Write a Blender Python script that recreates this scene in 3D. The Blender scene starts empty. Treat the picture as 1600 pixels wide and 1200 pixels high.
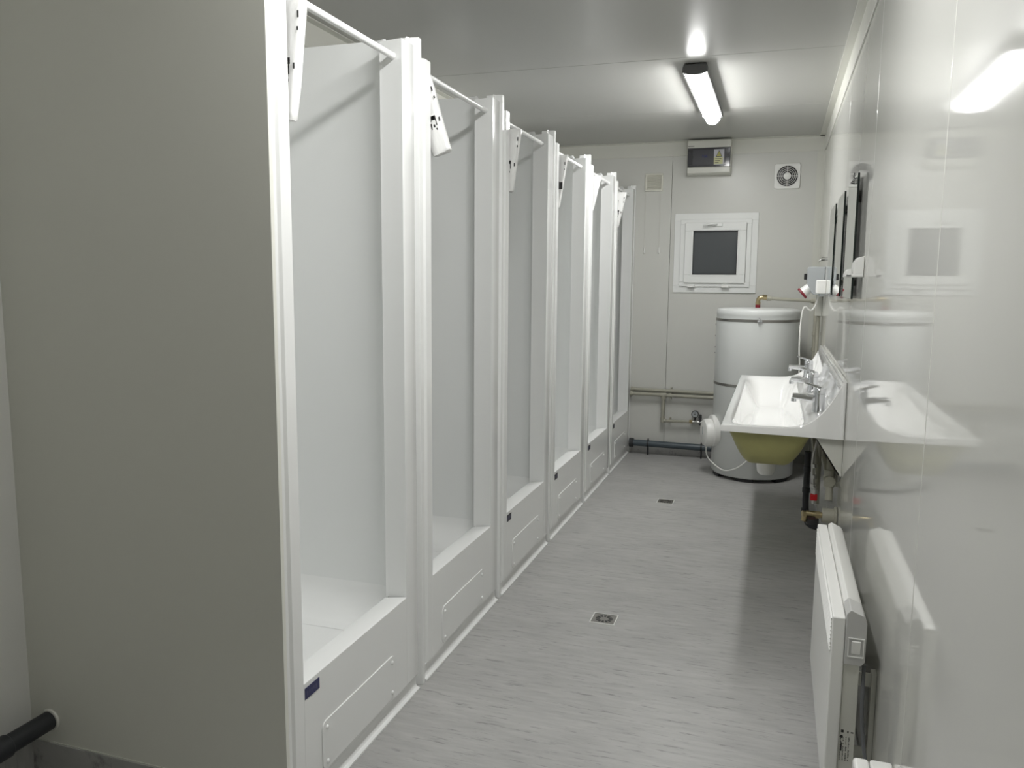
import bpy, bmesh, math, random
from mathutils import Vector, Matrix
from math import sin, cos, pi, radians
random.seed(4)
SC = bpy.context.scene
COL = SC.collection

# ------------------------------------------------------------------ camera
F, YAW, PITCH, ROLL = 1262.44, -0.3152, 0.1270, 0.0081
CAM = Vector((-0.275, 0.0, 1.35))
r0 = Vector((cos(YAW), -sin(YAW), 0)); f0 = Vector((sin(YAW), cos(YAW), 0)); zz = Vector((0, 0, 1))
fw = f0 * cos(PITCH) - zz * sin(PITCH)
up = f0 * sin(PITCH) + zz * cos(PITCH)
rr = r0 * cos(ROLL) + up * sin(ROLL)
uu = up * cos(ROLL) - r0 * sin(ROLL)
cd = bpy.data.cameras.new('camera'); cam = bpy.data.objects.new('camera', cd); COL.objects.link(cam)
cd.sensor_width = 36; cd.lens = 36 * F / 1600; cd.clip_start = 0.02
M = Matrix((rr, uu, -fw)).transposed().to_4x4(); M.translation = CAM
cam.matrix_world = M
SC.camera = cam
# ------------------------------------------------------------------ world / exposure
w = bpy.data.worlds.new('world'); SC.world = w; w.use_nodes = True
w.node_tree.nodes['Background'].inputs[0].default_value = (0.02, 0.025, 0.03, 1)
w.node_tree.nodes['Background'].inputs[1].default_value = 0.3
SC.view_settings.view_transform = 'Standard'; SC.view_settings.look = 'None'
SC.view_settings.gamma = 1; SC.view_settings.use_curve_mapping = False
SC.view_settings.exposure = 0.12
LAMP_STRENGTH = 59.0
SC.cycles.max_bounces = 12; SC.cycles.diffuse_bounces = 8; SC.cycles.glossy_bounces = 6
SC.cycles.caustics_reflective = False; SC.cycles.caustics_refractive = False
SC.cycles.sample_clamp_indirect = 6

# room numbers (metres)
D, H, L, W = 6.343, 2.398, 2.158, 1.347
Y0, PIT, FRONT = 1.5807, 0.7932, -0.95
HT = 2.292     # lower edge of the ceiling trim

# ------------------------------------------------------------------ materials
def mat(name, col, rough=0.5, metal=0.0, spec=0.5, coat=0.0, bump=None, trans=0.0, emis=None, noise=None, subs=0.0, ior=1.5):
    m = bpy.data.materials.new(name); m.use_nodes = True
    nt = m.node_tree; b = nt.nodes['Principled BSDF']
    b.inputs['Base Color'].default_value = (*col, 1)
    b.inputs['Roughness'].default_value = rough; b.inputs['Metallic'].default_value = metal
    b.inputs['Specular IOR Level'].default_value = spec; b.inputs['IOR'].default_value = ior
    b.inputs['Coat Weight'].default_value = coat; b.inputs['Transmission Weight'].default_value = trans
    b.inputs['Coat Roughness'].default_value = 0.05
    if subs: b.inputs['Subsurface Weight'].default_value = subs; b.inputs['Subsurface Radius'].default_value = (.01, .01, .008)
    if emis:
        b.inputs['Emission Color'].default_value = (*emis[0], 1); b.inputs['Emission Strength'].default_value = emis[1]
    tc = nt.nodes.new('ShaderNodeTexCoord')
    if noise:   # (scale xyz, amount, ) gentle colour mottling
        mp = nt.nodes.new('ShaderNodeMapping'); mp.inputs['Scale'].default_value = noise[0]
        nz = nt.nodes.new('ShaderNodeTexNoise'); nz.inputs['Scale'].default_value = 1; nz.inputs['Detail'].default_value = 4
        rp = nt.nodes.new('ShaderNodeValToRGB')
        a = noise[1]; rp.color_ramp.elements[0].position = .3; rp.color_ramp.elements[1].position = .7
        rp.color_ramp.elements[0].color = (*[c * (1 - a) for c in col], 1); rp.color_ramp.elements[1].color = (*[min(1, c * (1 + a)) for c in col], 1)
        nt.links.new(tc.outputs['Object'], mp.inputs[0]); nt.links.new(mp.outputs[0], nz.inputs[0])
        nt.links.new(nz.outputs[0], rp.inputs[0]); nt.links.new(rp.outputs[0], b.inputs['Base Color'])
    if bump:    # (scale xyz, strength, distance)
        mp = nt.nodes.new('ShaderNodeMapping'); mp.inputs['Scale'].default_value = bump[0]
        nz = nt.nodes.new('ShaderNodeTexNoise'); nz.inputs['Scale'].default_value = 1; nz.inputs['Detail'].default_value = 3
        bp = nt.nodes.new('ShaderNodeBump'); bp.inputs['Strength'].default_value = bump[1]; bp.inputs['Distance'].default_value = bump[2]
        nt.links.new(tc.outputs['Object'], mp.inputs[0]); nt.links.new(mp.outputs[0], nz.inputs[0])
        nt.links.new(nz.outputs[0], bp.inputs['Height']); nt.links.new(bp.outputs[0], b.inputs['Normal'])
    return m

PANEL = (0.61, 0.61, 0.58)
M = {}
M['panel'] = mat('painted_steel_panel', PANEL, .30, bump=((9, 9, 1.5), .25, .002))
M['panel_gloss'] = mat('glossy_painted_steel_panel', PANEL, .30, spec=0.0, coat=1.0, bump=((5, 4, .7), .12, .001))
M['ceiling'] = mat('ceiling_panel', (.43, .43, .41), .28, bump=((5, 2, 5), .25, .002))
M['partition'] = mat('partition_panel', (.70, .70, .645), .38, bump=((7, 7, 3), .2, .002))
M['trim'] = mat('trim_steel', (.63, .63, .58), .3)
M['grp'] = mat('white_glossy_cabin_plastic', (.80, .805, .80), .16, bump=((5, 5, 3), .15, .0015))
M['tray'] = mat('white_tray_plastic', (.80, .805, .80), .34)
M['shell'] = mat('white_satin_cabin_wall', (.765, .775, .77), .36, bump=((60, 60, 60), .05, .0005))
M['white'] = mat('white_plastic', (.80, .80, .78), .3)
M['pvc'] = mat('white_window_profile', (.80, .81, .80), .28)
M['offwhite'] = mat('off_white_plastic', (.68, .67, .60), .4)
M['enamel'] = mat('white_gloss_gelcoat', (.86, .86, .85), .07, coat=.6)
M['olive'] = mat('raw_olive_glassfibre', (.36, .345, .14), .45, bump=((25, 25, 25), .3, .002), noise=((6, 6, 6), .12))
M['tank'] = mat('grey_white_tank_jacket', (.62, .635, .625), .28, bump=((3, 3, 1), .2, .003))
M['black'] = mat('black_plastic', (.012, .012, .013), .35)
M['darkgrey'] = mat('dark_grey_plastic', (.05, .05, .052), .4)
M['smoke'] = mat('smoked_cover', (.055, .055, .062), .12)
M['smoke2'] = mat('smoked_window_cover', (.085, .085, .095), .1)
M['lampgrey'] = mat('lamp_housing_grey', (.10, .10, .10), .45)
M['drain'] = mat('blue_grey_waste_pipe', (.065, .085, .10), .35)
M['drainblack'] = mat('dark_waste_pipe', (.020, .022, .025), .5)
M['pipe'] = mat('beige_grey_plastic_pipe', (.36, .35, .29), .45)
M['chrome'] = mat('chrome', (.75, .76, .78), .08, metal=1)
M['band'] = mat('dull_steel_band', (.32, .31, .29), .3, metal=1)
M['steel'] = mat('stainless_steel', (.55, .55, .53), .28, metal=1)
M['brass'] = mat('brass', (.46, .38, .22), .28, metal=1)
M['red'] = mat('red_plastic', (.55, .015, .02), .35)
M['darkred'] = mat('dark_red_plastic', (.20, .008, .02), .3)
M['mirror'] = mat('mirror_glass', (.80, .84, .80), .02, metal=1)
M['mirroredge'] = mat('mirror_dark_edge', (.008, .014, .012), .2)
M['glass'] = mat('frosted_dusk_glass', (.085, .092, .098), .18)
M['grey'] = mat('grey_plastic', (.36, .38, .39), .4)
M['midgrey'] = mat('switch_grey', (.50, .50, .49), .4)
M['navy'] = mat('navy_sticker', (.012, .014, .085), .35)
M['darktag'] = mat('dark_sticker', (.012, .013, .022), .35)
M['tagprint'] = mat('tag_print', (.06, .06, .14), .4)
M['sticker'] = mat('white_sticker', (.55, .55, .60), .4)
M['yellow'] = mat('yellow_sticker', (.62, .60, .16), .4)
M['paleyellow'] = mat('pale_yellow_sticker', (.62, .62, .36), .4)
M['ink'] = mat('black_ink', (.02, .02, .02), .5)
M['blueink'] = mat('blue_ink', (.03, .03, .22), .5)
M['cable'] = mat('grey_cable', (.10, .105, .11), .45)
M['whitecable'] = mat('white_cable', (.75, .75, .72), .4)
M['bag'] = mat('white_plastic_wrap', (.76, .76, .75), .22, bump=((22, 22, 9), .8, .006))
M['diffuser'] = mat('glowing_diffuser', (.9, .9, .9), .4, emis=((1.0, 1.0, .985), LAMP_STRENGTH))
M['gasket'] = mat('dark_gap', (.05, .05, .045), .6)

def floor_mat():
    m = bpy.data.materials.new('streaked_vinyl_floor'); m.use_nodes = True
    nt = m.node_tree; N = nt.nodes; Lk = nt.links; b = N['Principled BSDF']
    tc = N.new('ShaderNodeTexCoord')
    def nz(scale, det, rough=.6):
        mp = N.new('ShaderNodeMapping'); mp.inputs['Scale'].default_value = scale
        n = N.new('ShaderNodeTexNoise'); n.inputs['Scale'].default_value = 1; n.inputs['Detail'].default_value = det; n.inputs['Roughness'].default_value = rough
        Lk.new(tc.outputs['Object'], mp.inputs[0]); Lk.new(mp.outputs[0], n.inputs[0]); return n
    def ramp(n, p0, c0, p1, c1):
        r = N.new('ShaderNodeValToRGB'); r.color_ramp.elements[0].position = p0; r.color_ramp.elements[1].position = p1
        r.color_ramp.elements[0].color = (*c0, 1); r.color_ramp.elements[1].color = (*c1, 1); Lk.new(n.outputs[0], r.inputs[0]); return r
    def mix(mode, a, bb, fac=1.0):
        x = N.new('ShaderNodeMixRGB'); x.blend_type = mode; x.inputs[0].default_value = fac
        Lk.new(a.outputs[0], x.inputs[1]); Lk.new(bb.outputs[0], x.inputs[2]); return x
    base = ramp(nz((7, 42, 10), 5), .30, (.345, .342, .335), .72, (.43, .426, .418))
    dark = ramp(nz((9, 70, 8), 7, .72), .33, (.36, .36, .36), .44, (1, 1, 1))
    light = ramp(nz((10, 85, 8), 6, .7), .60, (1, 1, 1), .74, (1.12, 1.12, 1.12))
    big = ramp(nz((2.5, 5, 2), 2), .3, (.93, .93, .93), .7, (1.06, 1.06, 1.06))
    c = mix('MULTIPLY', mix('MULTIPLY', mix('MULTIPLY', base, dark, .75), light), big)
    Lk.new(c.outputs[0], b.inputs['Base Color'])
    b.inputs['Roughness'].default_value = .40; b.inputs['Specular IOR Level'].default_value = .45
    bn = nz((220, 220, 220), 2); bp = N.new('ShaderNodeBump'); bp.inputs['Strength'].default_value = .12; bp.inputs['Distance'].default_value = .001
    Lk.new(bn.outputs[0], bp.inputs['Height']); Lk.new(bp.outputs[0], b.inputs['Normal'])
    return m
M['floor'] = floor_mat()

# ------------------------------------------------------------------ mesh helpers
class MB:
    def __init__(s): s.bm = bmesh.new(); s.mi = 0
    def _f(s, vs):
        try:
            f = s.bm.faces.new(vs); f.material_index = s.mi; return f
        except ValueError: return None
    def box(s, a, b):
        x0, y0, z0 = [min(p, q) for p, q in zip(a, b)]; x1, y1, z1 = [max(p, q) for p, q in zip(a, b)]
        v = [s.bm.verts.new(p) for p in ((x0,y0,z0),(x1,y0,z0),(x1,y1,z0),(x0,y1,z0),(x0,y0,z1),(x1,y0,z1),(x1,y1,z1),(x0,y1,z1))]
        for q in ((0,3,2,1),(4,5,6,7),(0,1,5,4),(1,2,6,5),(2,3,7,6),(3,0,4,7)): s._f([v[i] for i in q])
        return s
    def prism(s, poly, axis, a, b):
        """poly 2D in the two remaining axes (order: axis x -> (y,z); y -> (x,z); z -> (x,y)), extruded a..b"""
        def P(p, t):
            return {'x': (t, p[0], p[1]), 'y': (p[0], t, p[1]), 'z': (p[0], p[1], t)}[axis]
        A = [s.bm.verts.new(P(p, a)) for p in poly]; B = [s.bm.verts.new(P(p, b)) for p in poly]
        n = len(poly)
        s._f(A[::-1]); s._f(B)
        for i in range(n): s._f([A[i], A[(i+1) % n], B[(i+1) % n], B[i]])
        return s
    def ring(s, c, r, n, u, v):
        return [s.bm.verts.new(Vector(c) + (u * cos(2*pi*i/n) + v * sin(2*pi*i/n)) * r) for i in range(n)]
    def cyl(s, p0, p1, r, r2=None, n=20, caps=True):
        p0, p1 = Vector(p0), Vector(p1); r2 = r if r2 is None else r2
        d = (p1 - p0).normalized(); u = d.orthogonal().normalized(); v = d.cross(u)
        A = s.ring(p0, r, n, u, v); B = s.ring(p1, r2, n, u, v)
        for i in range(n): s._f([A[i], A[(i+1) % n], B[(i+1) % n], B[i]])
        if caps: s._f(A[::-1]); s._f(B)
        return s
    def tube(s, pts, r, n=12, smooth=0):
        P = [Vector(p) for p in pts]
        for _ in range(smooth):   # chaikin
            Q = [P[0]]
            for i in range(len(P)-1): Q += [P[i].lerp(P[i+1], .25), P[i].lerp(P[i+1], .75)]
            P = Q + [P[-1]]
        rings = []; u = None
        for i, p in enumerate(P):
            a = P[max(i-1, 0)]; b = P[min(i+1, len(P)-1)]; d = (b - a).normalized()
            u = d.orthogonal().normalized() if u is None else (u - d * u.dot(d)).normalized()
            rad = r if not isinstance(r, (list, tuple)) else r[min(len(r)-1, int(round(i*(len(r)-1)/(len(P)-1))))]
            rings.append(s.ring(p, rad, n, u, d.cross(u)))
        for A, B in zip(rings, rings[1:]):
            for i in range(n): s._f([A[i], A[(i+1) % n], B[(i+1) % n], B[i]])
        s._f(rings[0][::-1]); s._f(rings[-1]); return s
    def lathe(s, prof, c=(0,0,0), axis='z', n=48, cap=True):
        """prof = [(radius, height)]"""
        c = Vector(c)
        ax = {'z': (Vector((1,0,0)), Vector((0,1,0)), Vector((0,0,1))), 'y': (Vector((0,0,1)), Vector((1,0,0)), Vector((0,1,0))), 'x': (Vector((0,1,0)), Vector((0,0,1)), Vector((1,0,0)))}[axis] if isinstance(axis, str) else axis
        rings = [s.ring(c + ax[2]*h, max(r, 1e-4), n, ax[0], ax[1]) for r, h in prof]
        for A, B in zip(rings, rings[1:]):
            for i in range(n): s._f([A[i], A[(i+1) % n], B[(i+1) % n], B[i]])
        if cap: s._f(rings[0][::-1]); s._f(rings[-1])
        return s
    def plate(s, xa, xb, Y, Z):
        """plate in the y-z plane with a rectangular hole in its middle cell"""
        V = {(k, i, j): s.bm.verts.new((x, Y[i], Z[j])) for k, x in enumerate((xa, xb)) for i in range(4) for j in range(4)}
        for i in range(3):
            for j in range(3):
                if (i, j) == (1, 1): continue
                for k in (0, 1): s._f([V[k, i, j], V[k, i+1, j], V[k, i+1, j+1], V[k, i, j+1]])
        for i in range(3):
            for j in (0, 3): s._f([V[0, i, j], V[0, i+1, j], V[1, i+1, j], V[1, i, j]]); s._f([V[0, j, i], V[0, j, i+1], V[1, j, i+1], V[1, j, i]])
        for j in (1, 2): s._f([V[0, 1, j], V[0, 2, j], V[1, 2, j], V[1, 1, j]]); s._f([V[0, j, 1], V[0, j, 2], V[1, j, 2], V[1, j, 1]])
        return s
    def quad(s, *p): s._f([s.bm.verts.new(q) for q in p]); return s
    def build(s, name, mats, parent=None, bevel=0, seg=2, angle=35, solid=0, flip=False):
        bmesh.ops.recalc_face_normals(s.bm, faces=s.bm.faces)
        me = bpy.data.meshes.new(name); s.bm.to_mesh(me); s.bm.free()
        for f in me.polygons: f.use_smooth = True
        me.set_sharp_from_angle(angle=radians(angle))
        for m in (mats if isinstance(mats, (list, tuple)) else [mats]): me.materials.append(m)
        o = bpy.data.objects.new(name, me); COL.objects.link(o)
        if parent: o.parent = parent
        if solid:
            md = o.modifiers.new('solid', 'SOLIDIFY'); md.thickness = solid; md.offset = 1
        if bevel:
            md = o.modifiers.new('bevel', 'BEVEL'); md.width = bevel; md.segments = seg; md.limit_method = 'ANGLE'; md.angle_limit = radians(40)
            md.harden_normals = True
        return o

def thing(name, label, cat, loc=(0,0,0), group=None, rz=0):
    o = bpy.data.objects.new(name, None); COL.objects.link(o); o.location = loc; o.rotation_euler = (0,0,rz)
    o.empty_display_size = .05; tag(o, label, cat, group); return o
def tag(o, label, cat, group=None):
    o['label'] = label; o['category'] = cat
    if group: o['group'] = group
    return o
def struct(o, label=None, cat=None):
    o['kind'] = 'structure'
    if label: o['label'] = label
    if cat: o['category'] = cat
    return o
def copy_tree(o, parent=None):
    c = o.copy(); COL.objects.link(c); c.parent = parent
    for ch in list(o.children): copy_tree(ch, c)
    return c
def rrect(x0, y0, x1, y1, r, n=5):
    pts = []
    for cx, cy, a in ((x1-r, y1-r, 0), (x0+r, y1-r, 90), (x0+r, y0+r, 180), (x1-r, y0+r, 270)):
        for i in range(n+1):
            t = radians(a + 90*i/n); pts.append((cx + r*cos(t), cy + r*sin(t)))
    return pts

# ================================================================== STRUCTURE
o = MB().box((-L-.3, FRONT-.3, -.08), (.3, D+.3, 0)).build('floor', M['floor']); struct(o, 'grey vinyl floor with fine dark streaks', 'floor')

def panels(axis, seams, lo, hi, other, plane, out, gap=.0022, back=.012):
    """slabs side by side with thin joints between them; surface at `plane`, body towards `out`"""
    m = MB()
    ed = [lo] + list(seams) + [hi]
    for a, b in zip(ed, ed[1:]):
        a2 = a + (gap/2 if a != lo else 0); b2 = b - (gap/2 if b != hi else 0)
        if axis == 'y-wall': m.box((plane, a2, other[0]), (plane+out, b2, other[1]))
        elif axis == 'x-wall': m.box((a2, plane, other[0]), (b2, plane+out, other[1]))
        else: m.box((other[0], a2, plane), (other[1], b2, plane+out))
    return m
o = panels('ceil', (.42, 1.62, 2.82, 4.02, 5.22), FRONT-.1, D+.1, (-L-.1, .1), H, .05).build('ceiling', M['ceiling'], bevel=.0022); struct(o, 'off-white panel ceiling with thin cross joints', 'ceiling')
o = panels('y-wall', (.45, 1.66, 2.90, 4.12, 5.32), FRONT-.1, D, (0, H), 0, .05).build('wall_right', M['panel_gloss'], bevel=.003, seg=3); struct(o, 'glossy off-white steel panel wall on the right', 'wall')
o = panels('x-wall', (-1.078,), -L-.1, .1, (0, H), D, .05).build('wall_back', M['panel'], bevel=.002); struct(o, 'off-white end wall with a window', 'wall')
o = panels('y-wall', (.45, 1.66, 2.90, 4.12, 5.32), FRONT-.1, D, (0, H), -L, -.05).build('wall_left', M['panel'], bevel=.002); struct(o, 'off-white left wall behind the shower cabins', 'wall')
o = panels('x-wall', (-1.078,), -L, 0, (0, H), FRONT, -.05).build('wall_front', M['panel'], bevel=.002); o.data.materials[0] = M['trim']; struct(o, 'off-white wall behind the viewer', 'wall')
o = MB().box((-L, 1.566, 0), (-W-.004, 1.579, H)).build('wall_partition', M['partition']); struct(o, 'grey-white partition panel closing off the row of shower cabins', 'wall')
# dark gap layer behind joints
# ceiling trims (L profile), corner strips
m = MB().prism([(D-.006, HT), (D, HT), (D, H), (D-.045, H), (D-.045, H-.004), (D-.006, H-.004)], 'x', -L, 0)
struct(m.build('trim_1', M['trim'], bevel=.0015), 'flat cover strip along the top of the end wall', 'trim')
m = MB().prism([(-.006, HT), (0, HT), (0, H), (-.042, H), (-.042, H-.004), (-.006, H-.004)], 'y', FRONT, D-.006)
struct(m.build('trim_2', M['trim'], bevel=.0015), 'flat cover strip along the top of the right wall', 'trim')
m = MB().prism([(-L+.006, HT), (-L, HT), (-L, H), (-L+.042, H), (-L+.042, H-.004), (-L+.006, H-.004)], 'y', FRONT, D-.006)
struct(m.build('trim_3', M['trim'], bevel=.0015), 'flat cover strip along the top of the left wall', 'trim')
m = MB().prism([(0, D-.05), (0, D), (-.05, D), (-.05, D-.004), (-.004, D-.004), (-.004, D-.05)], 'z', 0, HT)
struct(m.build('trim_4', M['trim'], bevel=.001), 'vertical corner strip between end wall and right wall', 'trim')
# vinyl upstands
def base(name, a, b, lab):
    m = MB(); m.box(a, b)
    struct(m.build(name, M['floor']), lab, 'baseboard')
base('baseboard_back', (-W+.01, D-.005, 0), (-.006, D-.0002, .075), 'grey vinyl upstand along the end wall')
base('baseboard_partition', (-L+.006, 1.560, 0), (-W-.012, 1.5658, .098), 'grey vinyl upstand along the partition panel')
base('baseboard_left', (-L+.0002, FRONT, 0), (-L+.006, 1.5655, .098), 'grey vinyl upstand along the left wall')
base('baseboard_right', (-.005, FRONT, 0), (-.0002, D-.006, .075), 'grey vinyl upstand along the right wall')
m = MB().box((-L+.008, 1.5635, .098), (-W-.012, 1.5658, .101)); struct(m.build('trim_5', M['trim']), 'thin pale sealing line above the upstand', 'trim')

# ================================================================== SHOWER CABINS
def make_cabin():
    t = thing('shower_cabin', '', 'shower cabin', (-W, Y0, 0))
    # --- front frame: near flange, far post with groove and lip, apron, coved foot (x = 0 is the front plane, y along the row)
    m = MB()
    zc = .060
    near = [(-.068, .0), (-.068, .054), (0, .061), (0, .024), (-.006, .014), (-.006, .001), (-.02, .0)]
    # near flange with rounded top corner: stack of slabs
    m.prism([(-.075, .001), (-.075, .055), (-.068, .057), (0, .061), (0, .020), (-.007, .013), (-.007, .001)], 'z', zc, 2.03)
    # far post
    m.prism([(-.068, .662), (0, .648), (0, .728), (-.004, .735), (-.030, .741), (-.030, .765), (-.080, .765), (-.080, .662)], 'z', zc, 2.047)
    m.prism([(-.030, .765), (-.034, .748), (-.034, .790), (-.002, .790), (-.002, .770), (-.026, .765)], 'z', .0, 2.082)
    m.prism([(-.031, .7405), (-.031, .770), (-.060, .770), (-.060, .7405)], 'z', .0, 2.075)
    # apron below the opening with the sill sloping inwards
    m.prism([(0, zc), (0, .352), (-.004, .3535), (-.076, .343), (-.076, .335), (-.02, .30), (-.02, zc)], 'y', .061, .648)
    # coved foot
    prof = [(-.03, zc), (-.003, zc), (-.0035, .0575), (-.013, .055), (-.0135, .030), (-.012, .017), (-.008, .010), (.002, .007), (.002, .0), (-.03, .0)]
    m.prism(prof, 'y', .001, .7405)
    m.build('front_frame', M['grp'], t, bevel=.003, seg=3)
    # --- interior
    def arc(cx, cy, r, a0, a1, n=7):
        return [(cx + r*cos(radians(a0 + (a1-a0)*i/n)), cy + r*sin(radians(a0 + (a1-a0)*i/n))) for i in range(n+1)]
    y0_, y1_, xb = .050, .742, -.750
    path = [(-.070, .664)] + arc(-.150, .662, .080, 0, 90, 8) + arc(xb+.10, y1_-.10, .10, 90, 180) + arc(xb+.10, y0_+.10, .10, 180, 270) + [(-.30, y0_), (-.072, y0_)]
    m = MB(); rows = []
    drop = lambda i: .040 if i < 5 else (.020 if i == 5 else (.06 if i >= len(path)-1 else 0))
    for z in (.343, .36, .6, 1.0, 1.5, 1.95, 2.068):
        rows.append([m.bm.verts.new((x, y, z - (drop(i) if z > 2 else 0))) for i, (x, y) in enumerate(path)])
    # top rim
    cx, cy = -.40, .395
    rows.append([m.bm.verts.new((cx+(x-cx)*1.012, cy+(y-cy)*1.008, 2.074 - drop(i))) for i, (x, y) in enumerate(path)])
    rows.append([m.bm.verts.new((cx+(x-cx)*1.035, cy+(y-cy)*1.020, 2.074 - drop(i))) for i, (x, y) in enumerate(path)])
    rows.append([m.bm.verts.new((cx+(x-cx)*1.04, cy+(y-cy)*1.022, 2.03 - drop(i))) for i, (x, y) in enumerate(path)])
    for A, B in zip(rows, rows[1:]):
        for i in range(len(A)-1): m._f([A[i], A[i+1], B[i+1], B[i]])
    m.build('wall_panel', M['shell'], t, angle=50)
    m = MB(); rows = []
    hx, hy = .34, .346
    for k in range(9):
        a = pi/2*k/8; ins = .10*(1-cos(a)); z = .343 - .10*sin(a)
        rows.append([m.bm.verts.new((cx+(x-cx)*(1-ins/hx), cy+(y-cy)*(1-ins/hy), z)) for x, y in path])
    for A, B in zip(rows, rows[1:]):
        for i in range(len(A)): m._f([A[i], A[(i+1) % len(A)], B[(i+1) % len(A)], B[i]])
    m._f(rows[-1])
    m.build('shower_tray', M['tray'], t, angle=60)
    MB().lathe([(.045, 0), (.045, .004), (.03, .006)], (-.45, .40, .243), n=24).build('drain_cover', M['steel'], t)
    # --- service cover on the apron
    m = MB().prism(rrect(.137, .072, .558, .208, .022), 'x', -.001, .0035)
    ap = m.build('access_panel', M['grp'], t, bevel=.0018, seg=3)
    for y, z in ((.158, .188), (.158, .092), (.536, .188), (.536, .092)):
        MB().lathe([(.0065, 0), (.006, .002), (.004, .004), (.0012, .005)], (.0034, y, z), axis='x', n=14).build('screw', M['grp'], ap)
    # --- curtain rod between the posts
    MB().cyl((-.032, .060, 2.000), (-.032, .654, 2.000), .0098, n=20).build('curtain_rod', M['grp'], t)
    return t

CAB_LABELS = [
 'white shower cabin nearest the viewer, first in the row, beside the partition panel',
 'second white shower cabin from the viewer, its package of curtain hanging crooked',
 'third white shower cabin from the viewer, between the crooked-package one and the fourth',
 'fourth white shower cabin from the viewer along the left side of the aisle',
 'fifth white shower cabin from the viewer, last but one before the end wall',
 'white shower cabin furthest from the viewer, against the end wall pipes']
cab0 = make_cabin(); cabins = []
for i in range(6):
    c = cab0 if i == 0 else copy_tree(cab0)
    c.location = (-W, Y0 + i*PIT, 0); c['label'] = CAB_LABELS[i]; c['group'] = 'shower cabins in a row'
    cabins.append(c)
# name tags at the sill corner (the second cabin has none)
for i, c in enumerate(cabins):
    if i == 1: continue
    w_ = .066 if i == 0 else .058
    b = MB(); b.prism([(.064, .310), (.064+w_, .310), (.064+w_, .339), (.064, .339)], 'x', -.0005, .0016)
    b.mi = 1
    for k in range(5): b.box((.0016, .071+k*.010, .318+.003*(k % 2)), (.0018, .0765+k*.010, .330))
    b.build('name_tag', [M['navy'] if i == 0 else M['darktag'], M['tagprint']], c)['label'] = 'small dark navy tag'

# ---------------- packaged curtains hanging from the near end of each rod
def package(i, top, bot, z0, z1, tilt=0, marks=0):
    """wedge shaped wrapped parcel; top=(xl,xr), bot=(xl,xr) at heights z1, z0 (world), hung at the rod of cabin i"""
    y = Y0 + i*PIT + .088
    labels = ['wrapped white curtain package with black print hanging in the nearest cabin',
      'wrapped white curtain package hanging crooked in the second cabin from the viewer',
      'wrapped white curtain package hanging in the third cabin from the viewer',
      'wrapped white curtain package with a black square hanging in the fourth cabin',
      'wrapped white curtain package, unprinted side showing, in the fifth cabin',
      'wrapped white curtain package hanging in the furthest cabin by the end wall']
    rod = Vector((-W-.032, y, 2.0))
    cx = (top[0]+top[1])/2
    m = MB(); rows = []
    n = 16
    rnd = random.Random(i)
    stations = [(0, .55, .4), (.02, .92, .8), (.06, 1, 1), (.3, 1, 1.1), (.6, 1, 1.1), (.86, 1, 1), (.95, 1, .8), (1.0, .96, .25)]
    for t_, ws, ts in stations:
        z = z0 + (z1-z0)*t_; xl = bot[0]+(top[0]-bot[0])*t_; xr = bot[1]+(top[1]-bot[1])*t_
        c_, hw = (xl+xr)/2, (xr-xl)/2*ws; th = .017*ts
        if t_ < .05: c_, hw = (xl+xr)/2, (xr-xl)/2*(.86+.14*min(1, t_/.02)); th = .012+.005*ts
        row = []
        for k in range(n):
            a = 2*pi*k/n
            sx = abs(cos(a))**.35*(1 if cos(a) >= 0 else -1); sy = abs(sin(a))**.55*(1 if sin(a) >= 0 else -1)
            row.append(m.bm.verts.new((c_+hw*sx + rnd.uniform(-.0012, .0012), y+th*sy + rnd.uniform(-.0015, .0015), z + rnd.uniform(-.001, .001))))
        rows.append(row)
    for A, B in zip(rows, rows[1:]):
        for k in range(n): m._f([A[k], A[(k+1) % n], B[(k+1) % n], B[k]])
    m._f(rows[0][::-1]); m._f(rows[-1])
    # neck of the wrapper slung over the rod
    m.tube([(cx, y, z1-.004), (rod.x+.015, y-.006, 1.995), (rod.x+.010, y-.003, 2.014), (rod.x-.010, y+.003, 2.014), (rod.x-.015, y+.006, 1.995), (cx-.01, y+.006, z1-.004)], .0022, 8, smooth=1)
    # printed marks on the face towards the viewer
    m.mi = 1
    yy = y - .0198
    def mark(u, v, w_, h_):
        z = z0 + (z1-z0)*v; xl = bot[0]+(top[0]-bot[0])*v; xr = bot[1]+(top[1]-bot[1])*v
        x = xl + (xr-xl)*u; m.box((x, yy, z), (x+w_*1.9, yy+.0015, z+h_*1.6))
    if marks:
        for k in range(5): mark(.50, .60+.035*k, .0035, .0055)
        mark(.42, .88, .004, .012)
        for k in range(4): mark(.50+.09*(k % 2), .44+.022*(k//2), .0055, .0048)
        mark(.46, .42, .0012, .03); mark(.72, .36, .0012, .014); mark(.55, .34, .003, .006); mark(.40, .32, .003, .012); mark(.66, .30, .002, .004)
        mark(.93, .80, .002, .009); mark(.95, .70, .002, .005); mark(.92, .40, .002, .008)
    if marks == 2:
        mark(.52, .34, .018, .022)
    o = m.build('packaged_shower_curtain', [M['bag'], M['ink']], None, angle=50)
    if tilt:
        o.matrix_world = Matrix.Translation(rod) @ Matrix.Rotation(tilt, 4, 'Y') @ Matrix.Translation(-rod)
    tag(o, labels[i], 'shower curtain', 'wrapped shower curtains on the rods')
package(0, (-1.402, -1.312), (-1.386, -1.349), 1.712, 1.985, 0, 1)
package(1, (-1.425, -1.360), (-1.425, -1.362), 1.745, 1.985, radians(-17), 1)
package(2, (-1.410, -1.302), (-1.390, -1.339), 1.716, 1.968, 0, 1)
package(3, (-1.410, -1.306), (-1.390, -1.350), 1.722, 1.980, 0, 2)
package(4, (-1.410, -1.302), (-1.390, -1.352), 1.770, 1.975, 0, 0)
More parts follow.
